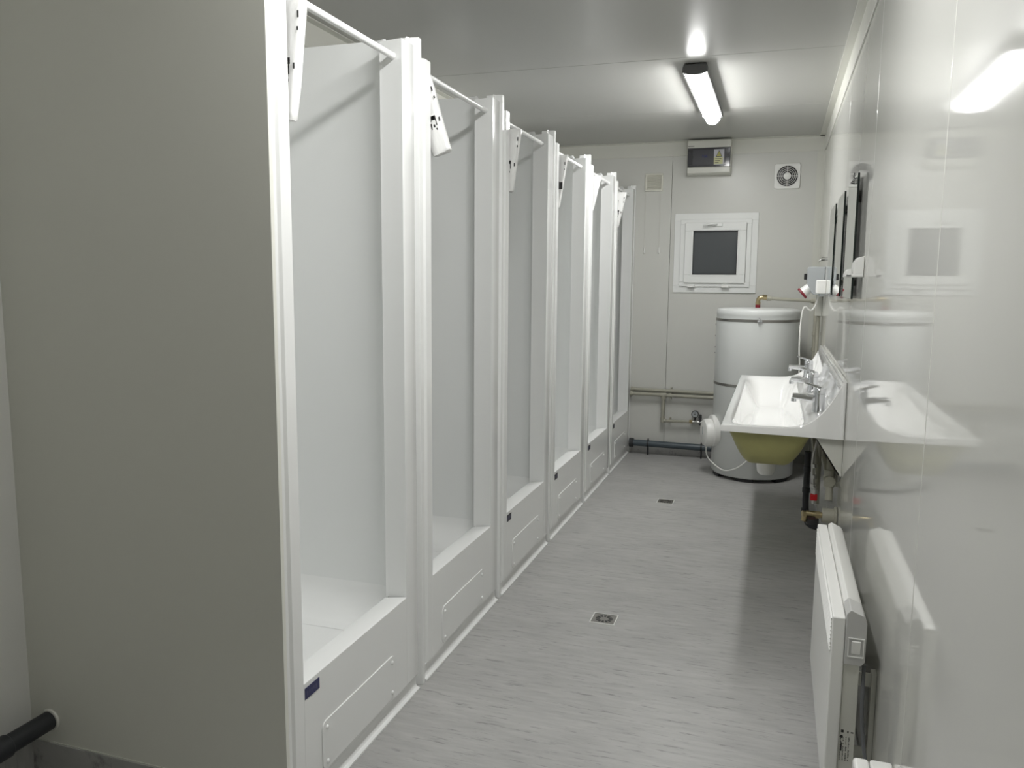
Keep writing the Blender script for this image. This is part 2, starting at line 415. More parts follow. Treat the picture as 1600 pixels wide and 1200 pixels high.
package(5, (-1.405, -1.292), (-1.385, -1.346), 1.722, 1.960, 0, 1)

# ================================================================== CEILING LAMPS
def make_lamp():
    t = thing('ceiling_lamp', '', 'lamp', (0, 0, H))
    h = .575
    hp = [(-.054, -.004), (.054, -.004), (.060, -.022), (.060, -.044), (-.060, -.044), (-.060, -.022)]
    hs = MB().prism(hp, 'y', -h, h)
    hs.build('housing', M['lampgrey'], t, bevel=.003)
    # diffuser: rounded trough, ends drawn in
    m = MB(); rows = []
    for y, s_ in ((-h+.012, .55), (-h+.016, .85), (-h+.03, 1), (h-.03, 1), (h-.016, .85), (h-.012, .55)):
        row = []
        for k in range(13):
            a = pi + pi*k/12
            row.append(m.bm.verts.new((.046*cos(a)*(.9+.1*s_), y, -.038 + .052*sin(a)*s_)))
        rows.append(row)
    for A, B in zip(rows, rows[1:]):
        for k in range(12): m._f([A[k], A[k+1], B[k+1], B[k]])
    m._f(rows[0]); m._f(rows[-1][::-1])
    m.build('diffuser', M['diffuser'], t, angle=60)
    for s_ in (-1, 1):
        m = MB(); y0_, y1_ = s_*(h-.012), s_*(h+.004)
        m.prism([(-.050, -.006), (.050, -.006), (.056, -.024), (.053, -.044), (.034, -.054), (0, -.058), (-.034, -.054), (-.053, -.044), (-.056, -.024)], 'y', min(y0_, y1_), max(y0_, y1_))
        m.build('end_cap', M['lampgrey'], t, bevel=.003)
    for y in (-.5, -.2, .2, .5):
        for s_ in (-1, 1): MB().box((s_*.050, y-.012, -.052), (s_*.056, y+.012, -.018)).build('clip', M['steel'], t)
    return t
lamp0 = make_lamp()
lamp0.location = (-.705, 4.695, H); lamp0['label'] = 'lit batten lamp on the ceiling near the end wall'
l2 = copy_tree(lamp0); l2.location = (-.705, 1.70, H); l2['label'] = 'lit batten lamp on the ceiling above the first shower cabins'
for l_ in (lamp0, l2): l_['group'] = 'ceiling batten lamps'

# ================================================================== END WALL
# window
m = MB()
def frame(m, x0, x1, z0, z1, bw, ya, yb):
    m.box((x0, ya, z0), (x1, yb, z0+bw)); m.box((x0, ya, z1-bw), (x1, yb, z1)); m.box((x0, ya, z0+bw), (x0+bw, yb, z1-bw)); m.box((x1-bw, ya, z0+bw), (x1, yb, z1-bw))
WX0, WX1, WZ0, WZ1 = -1.045, -.434, 1.272, 1.866
win = bpy.data.objects.new('window_1', None); COL.objects.link(win); win.location = (0, 0, 0); struct(win, 'small white tilting window with dark frosted pane above the boiler', 'window')
frame(m, WX0, WX1, WZ0, WZ1, .055, D-.012, D-.0005)
m.build('casing', M['pvc'], win, bevel=.002)
m = MB(); frame(m, WX0+.046, WX1-.046, WZ0+.046, WZ1-.046, .034, D-.026, D-.002); m.build('window_frame', M['pvc'], win, bevel=.003)
m = MB(); frame(m, WX0+.082, WX1-.082, WZ0+.074, WZ1-.070, .062, D-.044, D-.004)
m.build('sash', M['pvc'], win, bevel=.004, seg=3)
m = MB(); frame(m, -.907, -.572, 1.405, 1.738, .010, D-.040, D-.010); m.build('gasket', M['black'], win)
MB().box((-.899, D-.022, 1.413), (-.580, D-.014, 1.730)).build('pane', M['glass'], win)
m = MB(); frame(m, -.918, -.561, 1.396, 1.747, .011, D-.046, D-.03); m.build('glazing_bead', M['pvc'], win, bevel=.002)
hd = MB().box((-.795, D-.058, 1.765), (-.690, D-.044, 1.789)); hd.build('handle_plate', M['pvc'], win, bevel=.003)
MB().tube([(-.735, D-.056, 1.778), (-.735, D-.078, 1.782), (-.78, D-.084, 1.781), (-.83, D-.080, 1.772)], [.009, .009, .008, .006], 12, smooth=1).build('handle', M['pvc'], win)
for x in (-.905, -.655): 
    MB().box((x-.028, D-.052, WZ0+.040), (x+.028, D-.014, WZ0+.060)).build('hinge', M['white'], win, bevel=.003)

# louvred vent
t = thing('wall_vent', 'small square cream louvred vent high on the end wall, left of the fuse box', 'vent', (-1.213, D, 2.104))
m = MB(); frame(m, -.068, .068, -.066, .066, .014, -.014, -.0005); m.build('frame', M['offwhite'], t, bevel=.003)
m = MB()
for k in range(9): 
    z = -.048 + k*.012
    m.prism([(-.012, z-.003), (-.010, z-.005), (-.003, z+.006), (-.005, z+.007)], 'x', -.054, .054)
m.box((-.054, -.003, -.054), (.054, -.0008, .054))
m.build('louvres', M['offwhite'], t)
# pull cords
for x, lab in ((-1.273, 'left pull cord with white toggle hanging below the louvred vent'), (-1.160, 'right pull cord with white toggle hanging below the louvred vent')):
    t = thing('pull_cord', lab, 'cord', (x, D-.012, 1.585), 'pull cords below the vent')
    MB().cyl((0, 0, .02), (0, 0, .448), .0007, n=6).build('string', M['offwhite'], t)
    MB().lathe([(.001, .035), (.0035, .028), (.005, .005), (.0065, -.012), (.005, -.017), (.001, -.018)], n=14).build('toggle', M['white'], t)
# axial fan
t = thing('exhaust_fan', 'square white exhaust fan with round black grille at the right of the end wall', 'fan', (-.250, D, 2.120))
MB().prism(rrect(-.089, -.090, .089, .090, .014), 'y', -.018, -.0005).build('cover_plate', M['white'], t, bevel=.005, seg=3)
m = MB().lathe([(.073, -.0005), (.073, -.019), (.071, -.020)], axis='y', n=40); m.build('opening', M['black'], t)
m = MB()
for r_ in (.074, .062, .050, .038):
    P = [(r_*cos(2*pi*k/40), -.0215, r_*sin(2*pi*k/40)) for k in range(41)]
    m.tube(P, .0016, 6)
for a in (0, 90, 180, 270):
    c_, s_ = cos(radians(a)), sin(radians(a)); m.tube([(.02*c_, -.0215, .02*s_), (.074*c_, -.0215, .074*s_)], .002, 6)
m.build('grille', M['white'], t)
MB().lathe([(.026, -.019), (.026, -.024), (.022, -.026)], axis='y', n=28).build('hub', M['white'], t)

# distribution box
t = thing('fuse_box', 'light grey fuse box with dark cover and yellow warning sticker under the ceiling', 'fuse box', (-.803, D, 2.268))
w2 = .158
m = MB().box((-w2, -.085, -.126), (w2, -.0005, .126)); m.build('housing', M['trim'], t, bevel=.006, seg=3)
m = MB().prism([(-w2+.002, .118), (w2-.002, .118), (w2-.002, .062), (-w2+.002, .062)], 'y', -.112, -.084); m.build('upper_lid', M['trim'], t, bevel=.008, seg=3)
m = MB().prism([(-w2+.002, -.074), (w2-.002, -.074), (w2-.002, -.122), (-w2+.002, -.122)], 'y', -.112, -.084); m.build('lower_lid', M['trim'], t, bevel=.008, seg=3)
m = MB().box((-w2+.004, -.102, -.076), (w2-.006, -.084, .066)); cv = m.build('cover_frame', M['smoke'], t, bevel=.003)
MB().box((-w2+.040, -.108, -.062), (w2-.040, -.100, .050)).build('inspection_flap', M['smoke2'], t, bevel=.002)
for x, z, a, b in ((-w2+.016, .036, .010, .008), (-w2+.016, -.060, .010, .008), (w2-.022, .002, .009, .012)): MB().box((x-a, -.107, z-b), (x+a, -.101, z+b)).build('latch', M['black'], t, bevel=.002)
m = MB(); m.box((-.118, -.109, -.008), (-.112, -.1078, .002)); m.box((-.117, -.109, .010), (-.113, -.1078, .013)); m.build('mark', M['black'], t)
m = MB()
pts = [(-.048, .012), (-.044, -.008), (-.039, .008), (-.034, -.008), (-.031, .012)]
m.tube([(x, -.1085, z) for x, z in pts], .0016, 5)
m.tube([(-.024, -.1085, .004), (-.025, -.1085, -.008)], .0016, 5)
m.tube([(-.018, -.1085, -.008), (-.018, -.1085, .012), (-.011, -.1085, .009), (-.017, -.1085, .003), (-.010, -.1085, -.008)], .0014, 5)
m.build('handwriting', M['blueink'], t)
# sticker
m = MB(); m.mi = 0; m.box((.036, -.1095, -.062), (.108, -.1082, .048)); m.mi = 1; m.box((.036, -.1100, -.058), (.100, -.1096, -.008))
m.mi = 2; m.prism([(.072, .040), (.094, -.006), (.050, -.006)], 'y', -.1104, -.1098)
m.mi = 3; m.prism([(.072, .033), (.088, -.002), (.056, -.002)], 'y', -.1108, -.1105)
m.mi = 2; m.box((.0705, -.1112, .006), (.0735, -.1109, .022)); m.box((.0705, -.1112, .0005), (.0735, -.1109, .0035))
for k in range(3): m.box((.044, -.1104, -.022-.013*k), (.090-.01*k, -.1101, -.0185-.013*k))
m.build('warning_sticker', [M['sticker'], M['paleyellow'], M['ink'], M['yellow']], t)['label'] = 'white and yellow sticker with black warning triangle'
m = MB()
for k in range(7): m.box((-w2+.008+.0062*k, -.1128, .072), (-w2+.0125+.0062*k, -.1118, .079 - .002*(k % 2)))
m.build('printed_name', M['ink'], t)

# ================================================================== PIPES ON THE END WALL
PY = D-.040
def clip(m, x, y, z, r):
    m.tube([(x, D-.002, z+r+.012), (x, y, z+r+.012), (x, y-r-.003, z+r*.2), (x, y-r-.003, z-r*.4), (x, y, z-r-.006), (x, D-.002, z-r-.006)], .003, 6)
t = thing('water_pipe', 'upper beige plastic pipe running low along the end wall to the boiler', 'pipe', (-1.0, PY, .510), 'beige water pipes along the end wall')
MB().cyl((-.345, .012, 0), (.42, .012, -.006), .0135, n=18).build('pipe', M['pipe'], t)
MB().cyl((-.345, .012, 0), (-.325, .012, 0), .019, n=18).build('coupling', M['pipe'], t)
m = MB(); m.box((-.035, .004, .014), (-.023, .036, .028)); m.build('pipe_clip', M['pipe'], t, bevel=.002)
t = thing('water_pipe', 'lower beige plastic pipe on the end wall with a branch dropping to the valve', 'pipe', (-1.0, PY-.012, .474), 'beige water pipes along the end wall')
m = MB().cyl((-.345, 0, .004), (.42, 0, 0), .0135, n=18); m.tube([(-.085, 0, .002), (-.085, 0, -.20)], .0135, 16)
m.tube([(-.085, 0, -.20), (.13, 0, -.195)], .0115, 16)
m.build('pipe', M['pipe'], t)
MB().cyl((-.345, 0, .004), (-.325, 0, .004), .019, n=18).build('coupling', M['pipe'], t)
m = MB().cyl((-.110, 0, .003), (-.060, 0, .003), .018, n=18); m.cyl((-.085, 0, 0), (-.085, 0, -.030), .018, n=18); m.build('tee', M['pipe'], t, bevel=.002)
m = MB().cyl((-.085, 0, -.175), (-.085, 0, -.212), .017, n=18); m.cyl((-.088, 0, -.198), (-.058, 0, -.197), .0165, n=18); m.build('elbow', M['pipe'], t, bevel=.002)
m = MB(); m.box((-.035, -.006, -.024), (-.023, .046, .020)); m.build('pipe_clip', M['pipe'], t, bevel=.003)
m = MB(); m.box((-.036, -.006, -.205), (-.024, .046, -.172)); m.build('pipe_clip', M['pipe'], t, bevel=.003)
# safety valve group with gauge
t = thing('safety_valve', 'brass safety valve with round pressure gauge beside the boiler', 'valve', (-.85, PY-.012, .280))
MB().cyl((-.030, 0, 0), (-.006, 0, 0), .016, n=6).build('nut', M['brass'], t)
m = MB().cyl((-.008, 0, 0), (.105, 0, -.002), .011, n=16); m.cyl((.005, 0, 0), (.03, 0, 0), .0145, n=6); m.cyl((.072, 0, -.001), (.102, 0, -.002), .0155, n=8); m.build('valve_body', M['steel'], t)
m = MB().cyl((.012, 0, .01), (.012, 0, .040), .007, n=12); m.cyl((.012, .010, .062), (.012, -.018, .062), .028, n=28); g_ = m.build('gauge', M['black'], t, bevel=.003)
m = MB().cyl((.012, -.0178, .062), (.012, -.0192, .062), .0225, n=28); m.mi = 1; m.box((.011, -.0196, .055), (.0135, -.0193, .080)); m.cyl((.012, -.019, .062), (.012, -.021, .062), .004, n=10)
m.build('dial', [M['grey'], M['black']], g_)
m = MB().cyl((.050, 0, .0), (.050, 0, .030), .011, n=14); m.cyl((.050, 0, .030), (.052, 0, .060), .014, .011, n=14); m.cyl((.050, 0, -.004), (.050, 0, -.024), .008, n=12); m.build('relief_knob', M['darkgrey'], t, bevel=.002)
MB().lathe([(.003, -.018), (.012, -.014), (.015, -.005), (.015, .004), (.010, .012), (.003, .015)], (.100, -.014, .004), axis='x', n=16).build('ball', M['chrome'], t)
# waste pipe on the end wall
t = thing('waste_pipe', 'blue-grey waste pipe lying low along the end wall', 'pipe', (-1.0, D-.075, .088))
MB().cyl((-.330, 0, .003), (.36, 0, -.003), .0255, n=24).build('pipe', M['drain'], t)
MB().cyl((-.338, 0, .003), (-.305, 0, .003), .036, n=24).build('coupling', M['drainblack'], t, bevel=.003)
for x in (-.19, .22):
    m = MB(); m.cyl((x-.007, 0, .001), (x+.007, 0, .001), .029, n=20); m.box((x-.006, -.006, -.088), (x+.006, .006, -.028)); m.box((x-.005, -.005, .026), (x+.005, .005, .042))
    m.build('pipe_clip', M['drainblack'], t)

# ================================================================== BOILER
TX, TY, TR = -.398, 5.872, .279
t = thing('water_boiler', 'tall grey-white cylindrical water boiler standing in the far right corner', 'boiler', (TX, TY, 0))
MB().lathe([(TR-.05, .022), (TR-.012, .022), (TR, .034), (TR, 1.10), (TR-.001, 1.128), (TR, 1.130), (TR, 1.160), (TR-.008, 1.170), (TR-.05, 1.176), (.02, 1.180)], n=96).build('tank', M['tank'], t, angle=50)
for a0 in range(-170, 190, 60):
    pts = [((TR-.016)*cos(radians(a0+k*5)), (TR-.016)*sin(radians(a0+k*5))) for k in range(6)] + [((TR-.06)*cos(radians(a0+k*5)), (TR-.06)*sin(radians(a0+k*5))) for k in range(5, -1, -1)]
    MB().prism(pts, 'z', 0, .024).build('foot', M['black'], t)
def band(z, r_, h_):
    m = MB().lathe([(r_, z-h_/2), (r_+.003, z-h_/2+.001), (r_+.003, z+h_/2-.001), (r_, z+h_/2)], n=96, cap=False); return m
bo = band(1.098, TR, .018).build('clamp_band', M['band'], t)
m = MB().cyl((.012, -TR-.010, 1.110), (.020, -TR-.010, 1.110), .010, n=14); m.cyl((.010, -TR-.009, 1.098), (.034, -TR-.009, 1.098), .008, n=14); m.lathe([(.002, -.012), (.010, -.006), (.010, .006), (.002, .012)], (.014, -TR-.013, 1.099), axis='x', n=14)
m.build('screw_clamp', M['chrome'], bo)
band(.655, TR, .018).build('clamp_band', M['band'], t)
for z in (1.06, .98, .90, .86):
    a = radians(184); MB().cyl((TR*cos(a), TR*sin(a), z), ((TR+.004)*cos(a), (TR+.004)*sin(a), z), .004, n=8).build('rivet', M['darkgrey'], t)
# service flange cover on the left side of the boiler
a = radians(200); dr = Vector((cos(a), sin(a), 0)); tn = Vector((-sin(a), cos(a), 0))
ax = (tn, Vector((0, 0, 1)), dr)
fc = MB().lathe([(.112, TR-.020), (.112, TR+.016), (.106, TR+.022)], (0, 0, .315), axis=ax, n=40).build('flange', M['white'], t, bevel=.003)
m = MB(); m.lathe([(.098, TR+.020), (.098, TR+.058), (.090, TR+.072), (.060, TR+.078), (.01, TR+.079)], (0, 0, .300), axis=ax, n=40); m.build('flange_cover', M['white'], fc, angle=40)
m = MB(); p = dr*(TR+.076) + Vector((0, 0, .315)); m.box(p + Vector((-.004, -.012, -.028)), p + Vector((.004, .012, .028))); m.build('thermostat_knob', M['grey'], fc)
m = MB().cyl((TX-TX-.005, -.005, 1.176), (-.005, -.005, 1.200), .017, n=20); m.build('outlet_collar', M['darkred'], t)
# power lead of the flange
q = dr*(TR+.05)
P = [(q.x, q.y, .215), (q.x+.004, q.y-.010, .13), (-.235, -.190, .085), (-.17, -.275, .068), (-.09, -.31, .098), (-.02, -.33, .165), (.05, -.32, .26), (.12, -.27, .33)]
MB().tube(P, .0042, 8, smooth=3).build('power_cable', M['whitecable'], t)

# elbow and hot pipe
t = thing('hot_water_pipe', 'beige pipe from the brass elbow on the boiler across and down the right wall', 'pipe', (TX, TY, 1.2))
m = MB().tube([(-.005, -.005, .0), (-.005, -.005, .036), (.010, -.005, .052), (.050, -.005, .050)], .0145, 16, smooth=2)
m.cyl((.026, -.005, .050), (.052, -.005, .050), .019, n=6); m.cyl((-.005, -.005, .002), (-.005, -.005, .018), .018, n=6)
m.build('brass_elbow', M['brass'], t)
m = MB().cyl((.052, -.005, .046), (.082, -.005, .045), .0175, n=18); m.cyl((.052, -.005, .046), (.060, -.005, .046), .020, n=18); m.build('adapter', M['pipe'], t, bevel=.002)
MB().tube([(.07, -.005, .044), (.372, -.005, .030), (.372, -.005, -.02), (.372, -.005, -.75), (.372, -.35, -.80), (.372, -.9, -.82)], .0115, 14).build('pipe', M['pipe'], t)
m = MB().cyl((.340, -.005, .031), (.388, -.005, .029), .0165, n=18); m.cyl((.372, -.005, .040), (.372, -.005, .000), .0165, n=18); m.build('elbow', M['pipe'], t, bevel=.002)
for z in (-.19, -.30): MB().cyl((.372, -.005, z-.012), (.372, -.005, z+.012), .0165, n=18).build('coupling', M['pipe'], t, bevel=.002)
# white power lead of the socket looping in front of the boiler
P = [(-.030, 5.50, 1.276), (-.045, 5.5, 1.20), (-.075, 5.49, 1.17), (-.112, 5.48, 1.215), (-.128, 5.47, 1.14), (-.132, 5.46, .95), (-.118, 5.45, .80), (-.135, 5.44, .70), (-.150, 5.43, .62)]
tag(MB().tube(P, .0052, 8, smooth=3).build('power_cable', M['whitecable']), 'white cable looping down in front of the boiler by the right wall', 'cable')

# ================================================================== ELECTRICAL SOCKET ON THE RIGHT WALL
t = thing('power_socket', 'grey industrial wall socket with red-rimmed outlet angled downwards, above the boiler', 'socket', (0, 5.50, 1.37))
m = MB().prism([(-.0005, .083), (-.096, .083), (-.104, .070), (-.104, -.020), (-.072, -.085), (-.058, -.092), (-.0005, -.092)], 'y', -.055, .055)
m.build('housing', M['grey'], t, bevel=.004)
m = MB().box((-.122, -.022, .002), (-.104, .022, .040)); m.build('switch', M['black'], t, bevel=.003)
dv = Vector((-.76, 0, -.65)).normalized(); ax = (Vector((0, 1, 0)), dv.cross(Vector((0, 1, 0))), dv)
s_ = MB().lathe([(.030, 0), (.032, .050), (.036, .055)], (-.082, 0, -.045), axis=ax, n=28).build('outlet', M['white'], t)
MB().lathe([(.037, .052), (.040, .056), (.040, .066), (.034, .068)], (-.082, 0, -.045), axis=ax, n=28).build('flip_lid', M['darkred'], s_)['label'] = 'dark red rim of the outlet'
t = thing('junction_box', 'small white junction box on the right wall beside the grey socket', 'junction box', (0, 5.25, 1.328))
m = MB().box((-.058, -.045, -.040), (-.0005, .045, .042)); m.build('box', M['white'], t, bevel=.008, seg=3)
MB().box((-.040, -.030, -.058), (-.010, .030, -.039)).build('cable_gland', M['grey'], t, bevel=.003)
t = thing('cable_trunking', 'white vertical cable trunking below the grey socket on the right wall', 'trunking', (0, 5.62, 1.14))
MB().box((-.040, -.020, .0), (-.0005, .020, .140)).build('trunking', M['trim'], t, bevel=.002)
tag(MB().tube([(-.018, 5.62, 1.140), (-.018, 5.62, .70), (-.018, 5.45, .52), (-.018, 4.9, .50)], .011, 12).build('wall_pipe', M['pipe']), 'beige pipe running down the right wall from the white trunking', 'pipe')
m = MB().cyl((0, 5.62, 1.505), (-.020, 5.62, 1.505), .012, n=12); m.cyl((-.012, 5.62, 1.505), (-.034, 5.62, 1.490), .006, n=10)
tag(m.build('wall_hook', M['steel']), 'small steel hook on the right wall above the grey socket', 'hook')

# ================================================================== MIRRORS
ML = ['nearest of the three dark-edged mirrors on the right wall', 'middle one of the three dark-edged mirrors on the right wall', 'furthest of the three dark-edged mirrors on the right wall, beside the socket']
for i, y in enumerate((3.245, 3.870, 4.460)):
    t = thing('wall_mirror', ML[i], 'mirror', (0, y, 1.293), 'mirrors above the washbasin')
    MB().box((-.0185, 0, 0), (-.0115, .40, .457)).build('edge', M['mirroredge'], t)
    MB().box((-.0192, .0015, .0015), (-.0186, .3985, .4555)).build('glass', M['mirror'], t)
    for yy in (.10, .30):
        for z in (.06, .39): MB().box((-.0114, yy-.012, z-.012), (-.0005, yy+.012, z+.012)).build('mount', M['trim'], t)
m = MB().tube([(-.0215, 3.262, 1.735), (-.026, 3.262, 1.728), (-.032, 3.268, 1.738), (-.028, 3.275, 1.752)], .0022, 8, smooth=1)
tag(m.build('mirror_clip', M['darkgrey']), 'small dark wire clip at the top of the nearest mirror', 'clip')
# white hook rack / shelf beside nearest mirror
t = thing('wall_shelf', 'small white ribbed plastic holder on the right wall in front of the nearest mirror', 'holder', (0, 3.06, 1.372))
m = MB().box((-.058, -.05, 0), (-.0005, .05, .010)); 
m.prism([(-.060, .0), (-.058, .014), (-.050, .026), (-.040, .028), (-.036, .010), (-.036, 0)], 'y', -.05, .05); m.build('ledge', M['white'], t, bevel=.003)
for k in range(4):
    y = -.042 + k*.028
    MB().prism([(-.036, .008), (-.030, .050), (-.020, .066), (-.0005, .072), (-.0005, .008)], 'y', y-.007, y+.007).build('rib', M['white'], t, bevel=.003)

# ================================================================== WASH TROUGH
YA, YB = 3.38, 5.28
t = thing('wash_trough', 'long white gelcoat wash trough with olive underside mounted on the right wall', 'washbasin', (0, 0, 0))
def lerp(a, b, u): return a + (b-a)*u
def interp(x, pts):
    for (x0, z0), (x1, z1) in zip(pts, pts[1:]):
        if x <= x1: 
            u = (x-x0)/(x1-x0); u = max(0, min(1, u)); return lerp(z0, z1, u)
    return pts[-1][1]
CH = [(-.474, .772), (-.25, .772), (-.20, .775), (-.165, .782), (-.140, .792), (-.115, .809), (-.090, .835), (-.070, .860), (-.050, .893), (-.030, .930), (-.016, .962), (-.0, .966)]
DK = [(-.474, .772), (-.455, .772), (-.20, .772), (-.165, .776), (-.13, .790), (-.055, .806), (-.042, .820), (-.030, .875), (-.024, .950), (-.016, .962), (-.0, .966)]
def sm(u): u = max(0, min(1, u)); return u*u*(3-2*u)
def top(x, y):
    e = min(y-YA, YB-y)
    q = sm((e-.018)/.035)
    z = lerp(interp(x, CH), interp(x, DK), q)
    dx = min(sm((x+.452)/.105), sm((-.135-x)/.095))
    dy = sm((e-.022)/.26)
    return z - .160 * dx * dy
xs = [-.474, -.470, -.462, -.452] + [-.452 + (.452-.120)*k/30 for k in range(1, 31)] + [-.108, -.096, -.084, -.072, -.060, -.052, -.046, -.042, -.038, -.034, -.030, -.026, -.022, -.016, -.010, -.0008]
ys = [YA, YA+.004, YA+.012, YA+.020] + [YA+.020+.03*k/5 for k in range(1, 6)] + [YA+.05+(.26)*k/14 for k in range(1, 15)] + [YA+.31+(YB-YA-.62)*k/14 for k in range(1, 15)] + [YB-.31+.26*k/14 for k in range(1, 15)] + [YB-.05+.03*k/5 for k in range(1, 6)] + [YB-.012, YB-.004, YB]
m = MB()
G = []
for x in xs:
    row = []
    for y in ys:
        z = top(x, y)
        if x == xs[0]: z -= .006
        if y in (ys[0], ys[-1]): z -= .004
        row.append(m.bm.verts.new((x, y, z)))
    G.append(row)
for i in range(len(xs)-1):
    for j in range(len(ys)-1): m._f([G[i][j], G[i+1][j], G[i+1][j+1], G[i][j+1]])
# skirt down to the underside line
def zb(x): return lerp(.745, .738, (x+.474)/.474)
loop = [G[0][j] for j in range(len(ys))] + [G[i][-1] for i in range(1, len(xs))] + [G[-1][j] for j in range(len(ys)-2, -1, -1)] + [G[i][0] for i in range(len(xs)-2, 0, -1)]
low = []
for v in loop:
    x, y = v.co.x, v.co.y
    low.append(m.bm.verts.new((max(min(x, -.0008), -.472), y, zb(x))))
inn = []
for v in low:
    x, y = v.co.x, v.co.y
    inn.append(m.bm.verts.new((max(-.452, min(-.02, x)), max(YA+.014, min(YB-.014, y)), zb(x)+.001)))
n = len(loop)
for i in range(n):
    j = (i+1) % n; m._f([loop[i], loop[j], low[j], low[i]]); m._f([low[i], low[j], inn[j], inn[i]])
m.build('basin', M['enamel'], t, angle=55)
# raised bead along the top of the splashback and a small vertical bead at the wall edge of the cheek
MB().tube([(-.010, YA+.003, .967), (-.010, YB-.003, .967)], .0085, 10).build('splashback_rim', M['enamel'], t)
MB().tube([(-.0075, YA+.001, .742), (-.0075, YA+.001, .965)], .0065, 10).build('edge_bead', M['enamel'], t)
# olive glassfibre underside
m = MB(); G = []
xs2 = [-.446 + .330*k/26 for k in range(27)]
ys2 = [YA+.03+.28*k/14 for k in range(15)] + [YA+.31+(YB-YA-.62)*k/8 for k in range(1, 9)] + [YB-.31+.28*k/14 for k in range(1, 15)]
def under(x, y):
    u = min(1, max(0, (x+.446)/.330)); e = min(y-YA-.03, YB-.03-y)
    a = min(1, min(u/.30, (1-u)/.32)); b = min(1, max(0, e)/.10)
    zu = .744 - .152 * (sin(pi/2*a)**.9) * (sin(pi/2*b)**.7)
    return min(zu, top(x, y) - .012)
for x in xs2: G.append([m.bm.verts.new((x, y, under(x, y))) for y in ys2])
for i in range(len(xs2)-1):
    for j in range(len(ys2)-1): m._f([G[i][j], G[i+1][j], G[i+1][j+1], G[i][j+1]])
m.build('underside', M['olive'], t, angle=40)['label'] = 'raw olive glassfibre underside'
for y in (4.02,):
    MB().lathe([(.022, .0), (.022, .006), (.012, .008)], (-.290, y+.0, top(-.290, y)-.002), n=24).build('drain', M['black'], t)
for y in (3.98,):
    MB().lathe([(.01, 0), (.030, .004), (.039, .018), (.043, .050), (.043, .112), (.035, .150)], (-.290, y-.12, .465+.0), n=28).build('trap', M['white'], t)
# wall brackets
for y in (YA+.03, YB-.05):
    m = MB().prism([(-.108, .738), (-.0008, .738), (-.0008, .585), (-.010, .585)], 'y', y, y+.0025); m.prism([(-.108, .738), (-.104, .738), (-.008, .592), (-.010, .585)], 'y', y, y+.03)
    m.build('bracket', M['trim'], t)

# ------------- taps
def make_tap():
    t = thing('basin_tap', '', 'tap', (0, 0, 0), 'mixer taps on the wash trough')
    MB().lathe([(.027, .0), (.027, .006), (.0235, .012), (.0225, .060), (.022, .072)], n=28).build('body', M['chrome'], t, angle=40)
    m = MB(); rows = []
    for px, pz, hw, hh in ((-.008, .050, .015, .014), (-.040, .054, .0145, .013), (-.085, .058, .013, .0115), (-.100, .058, .0125, .010)):
        rows.append([m.bm.verts.new((px, hw*sx, pz+hh*sz)) for sx, sz in ((-1, -.6), (-.6, -1), (.6, -1), (1, -.6), (1, .6), (.6, 1), (-.6, 1), (-1, .6))])
    for A, B in zip(rows, rows[1:]):
        for k in range(8): m._f([A[k], A[(k+1) % 8], B[(k+1) % 8], B[k]])
    m._f(rows[0][::-1]); m._f(rows[-1])
    m.cyl((-.094, 0, .052), (-.094, 0, .036), .0105, n=16)
    m.build('spout', M['chrome'], t, bevel=.002)
    m = MB().lathe([(.0225, .073), (.0225, .088), (.018, .096), (.008, .098)], n=28)
    rows = []
    for px, pz, hw, hh in ((.006, .094, .013, .006), (-.030, .106, .010, .004), (-.052, .112, .009, .0032), (-.060, .114, .006, .002)):
        rows.append([m.bm.verts.new((px, hw*sx, pz+hh*sz)) for sx, sz in ((-1, -1), (1, -1), (1, 1), (-1, 1))])
    for A, B in zip(rows, rows[1:]):
        for k in range(4): m._f([A[k], A[(k+1) % 4], B[(k+1) % 4], B[k]])
    m._f(rows[0][::-1]); m._f(rows[-1])
    m.build('lever', M['chrome'], t, bevel=.001)
    return t
TL = ['chrome mixer tap on the wash trough, nearest to the viewer', 'chrome mixer tap on the wash trough, middle of three', 'chrome mixer tap on the wash trough, furthest, next to the boiler']
tap0 = make_tap()
for i, y in enumerate((3.70, 4.36, 5.02)):
    c = tap0 if i == 0 else copy_tree(tap0)
    c.scale = (1.1, 1.15, 1.1); c.location = (-.084, y, top(-.084, y)-.002); c['label'] = TL[i]
tap0.rotation_euler = (0, 0, 0)

# ================================================================== PIPEWORK UNDER THE TROUGH
t = thing('waste_downpipe', 'dark vertical waste pipe under the wash trough near the wall', 'pipe', (-.108, 3.90, .0))
MB().tube([(0, 0, .58), (0, 0, .27), (.02, 0, .235), (.06, 0, .225), (.106, 0, .225)], .0145, 18, smooth=1).build('pipe', M['drainblack'], t)
for z in (.30, .40, .50): MB().cyl((0, 0, z-.012), (0, 0, z+.012), .0175, n=20).build('coupling', M['drainblack'], t, bevel=.002)
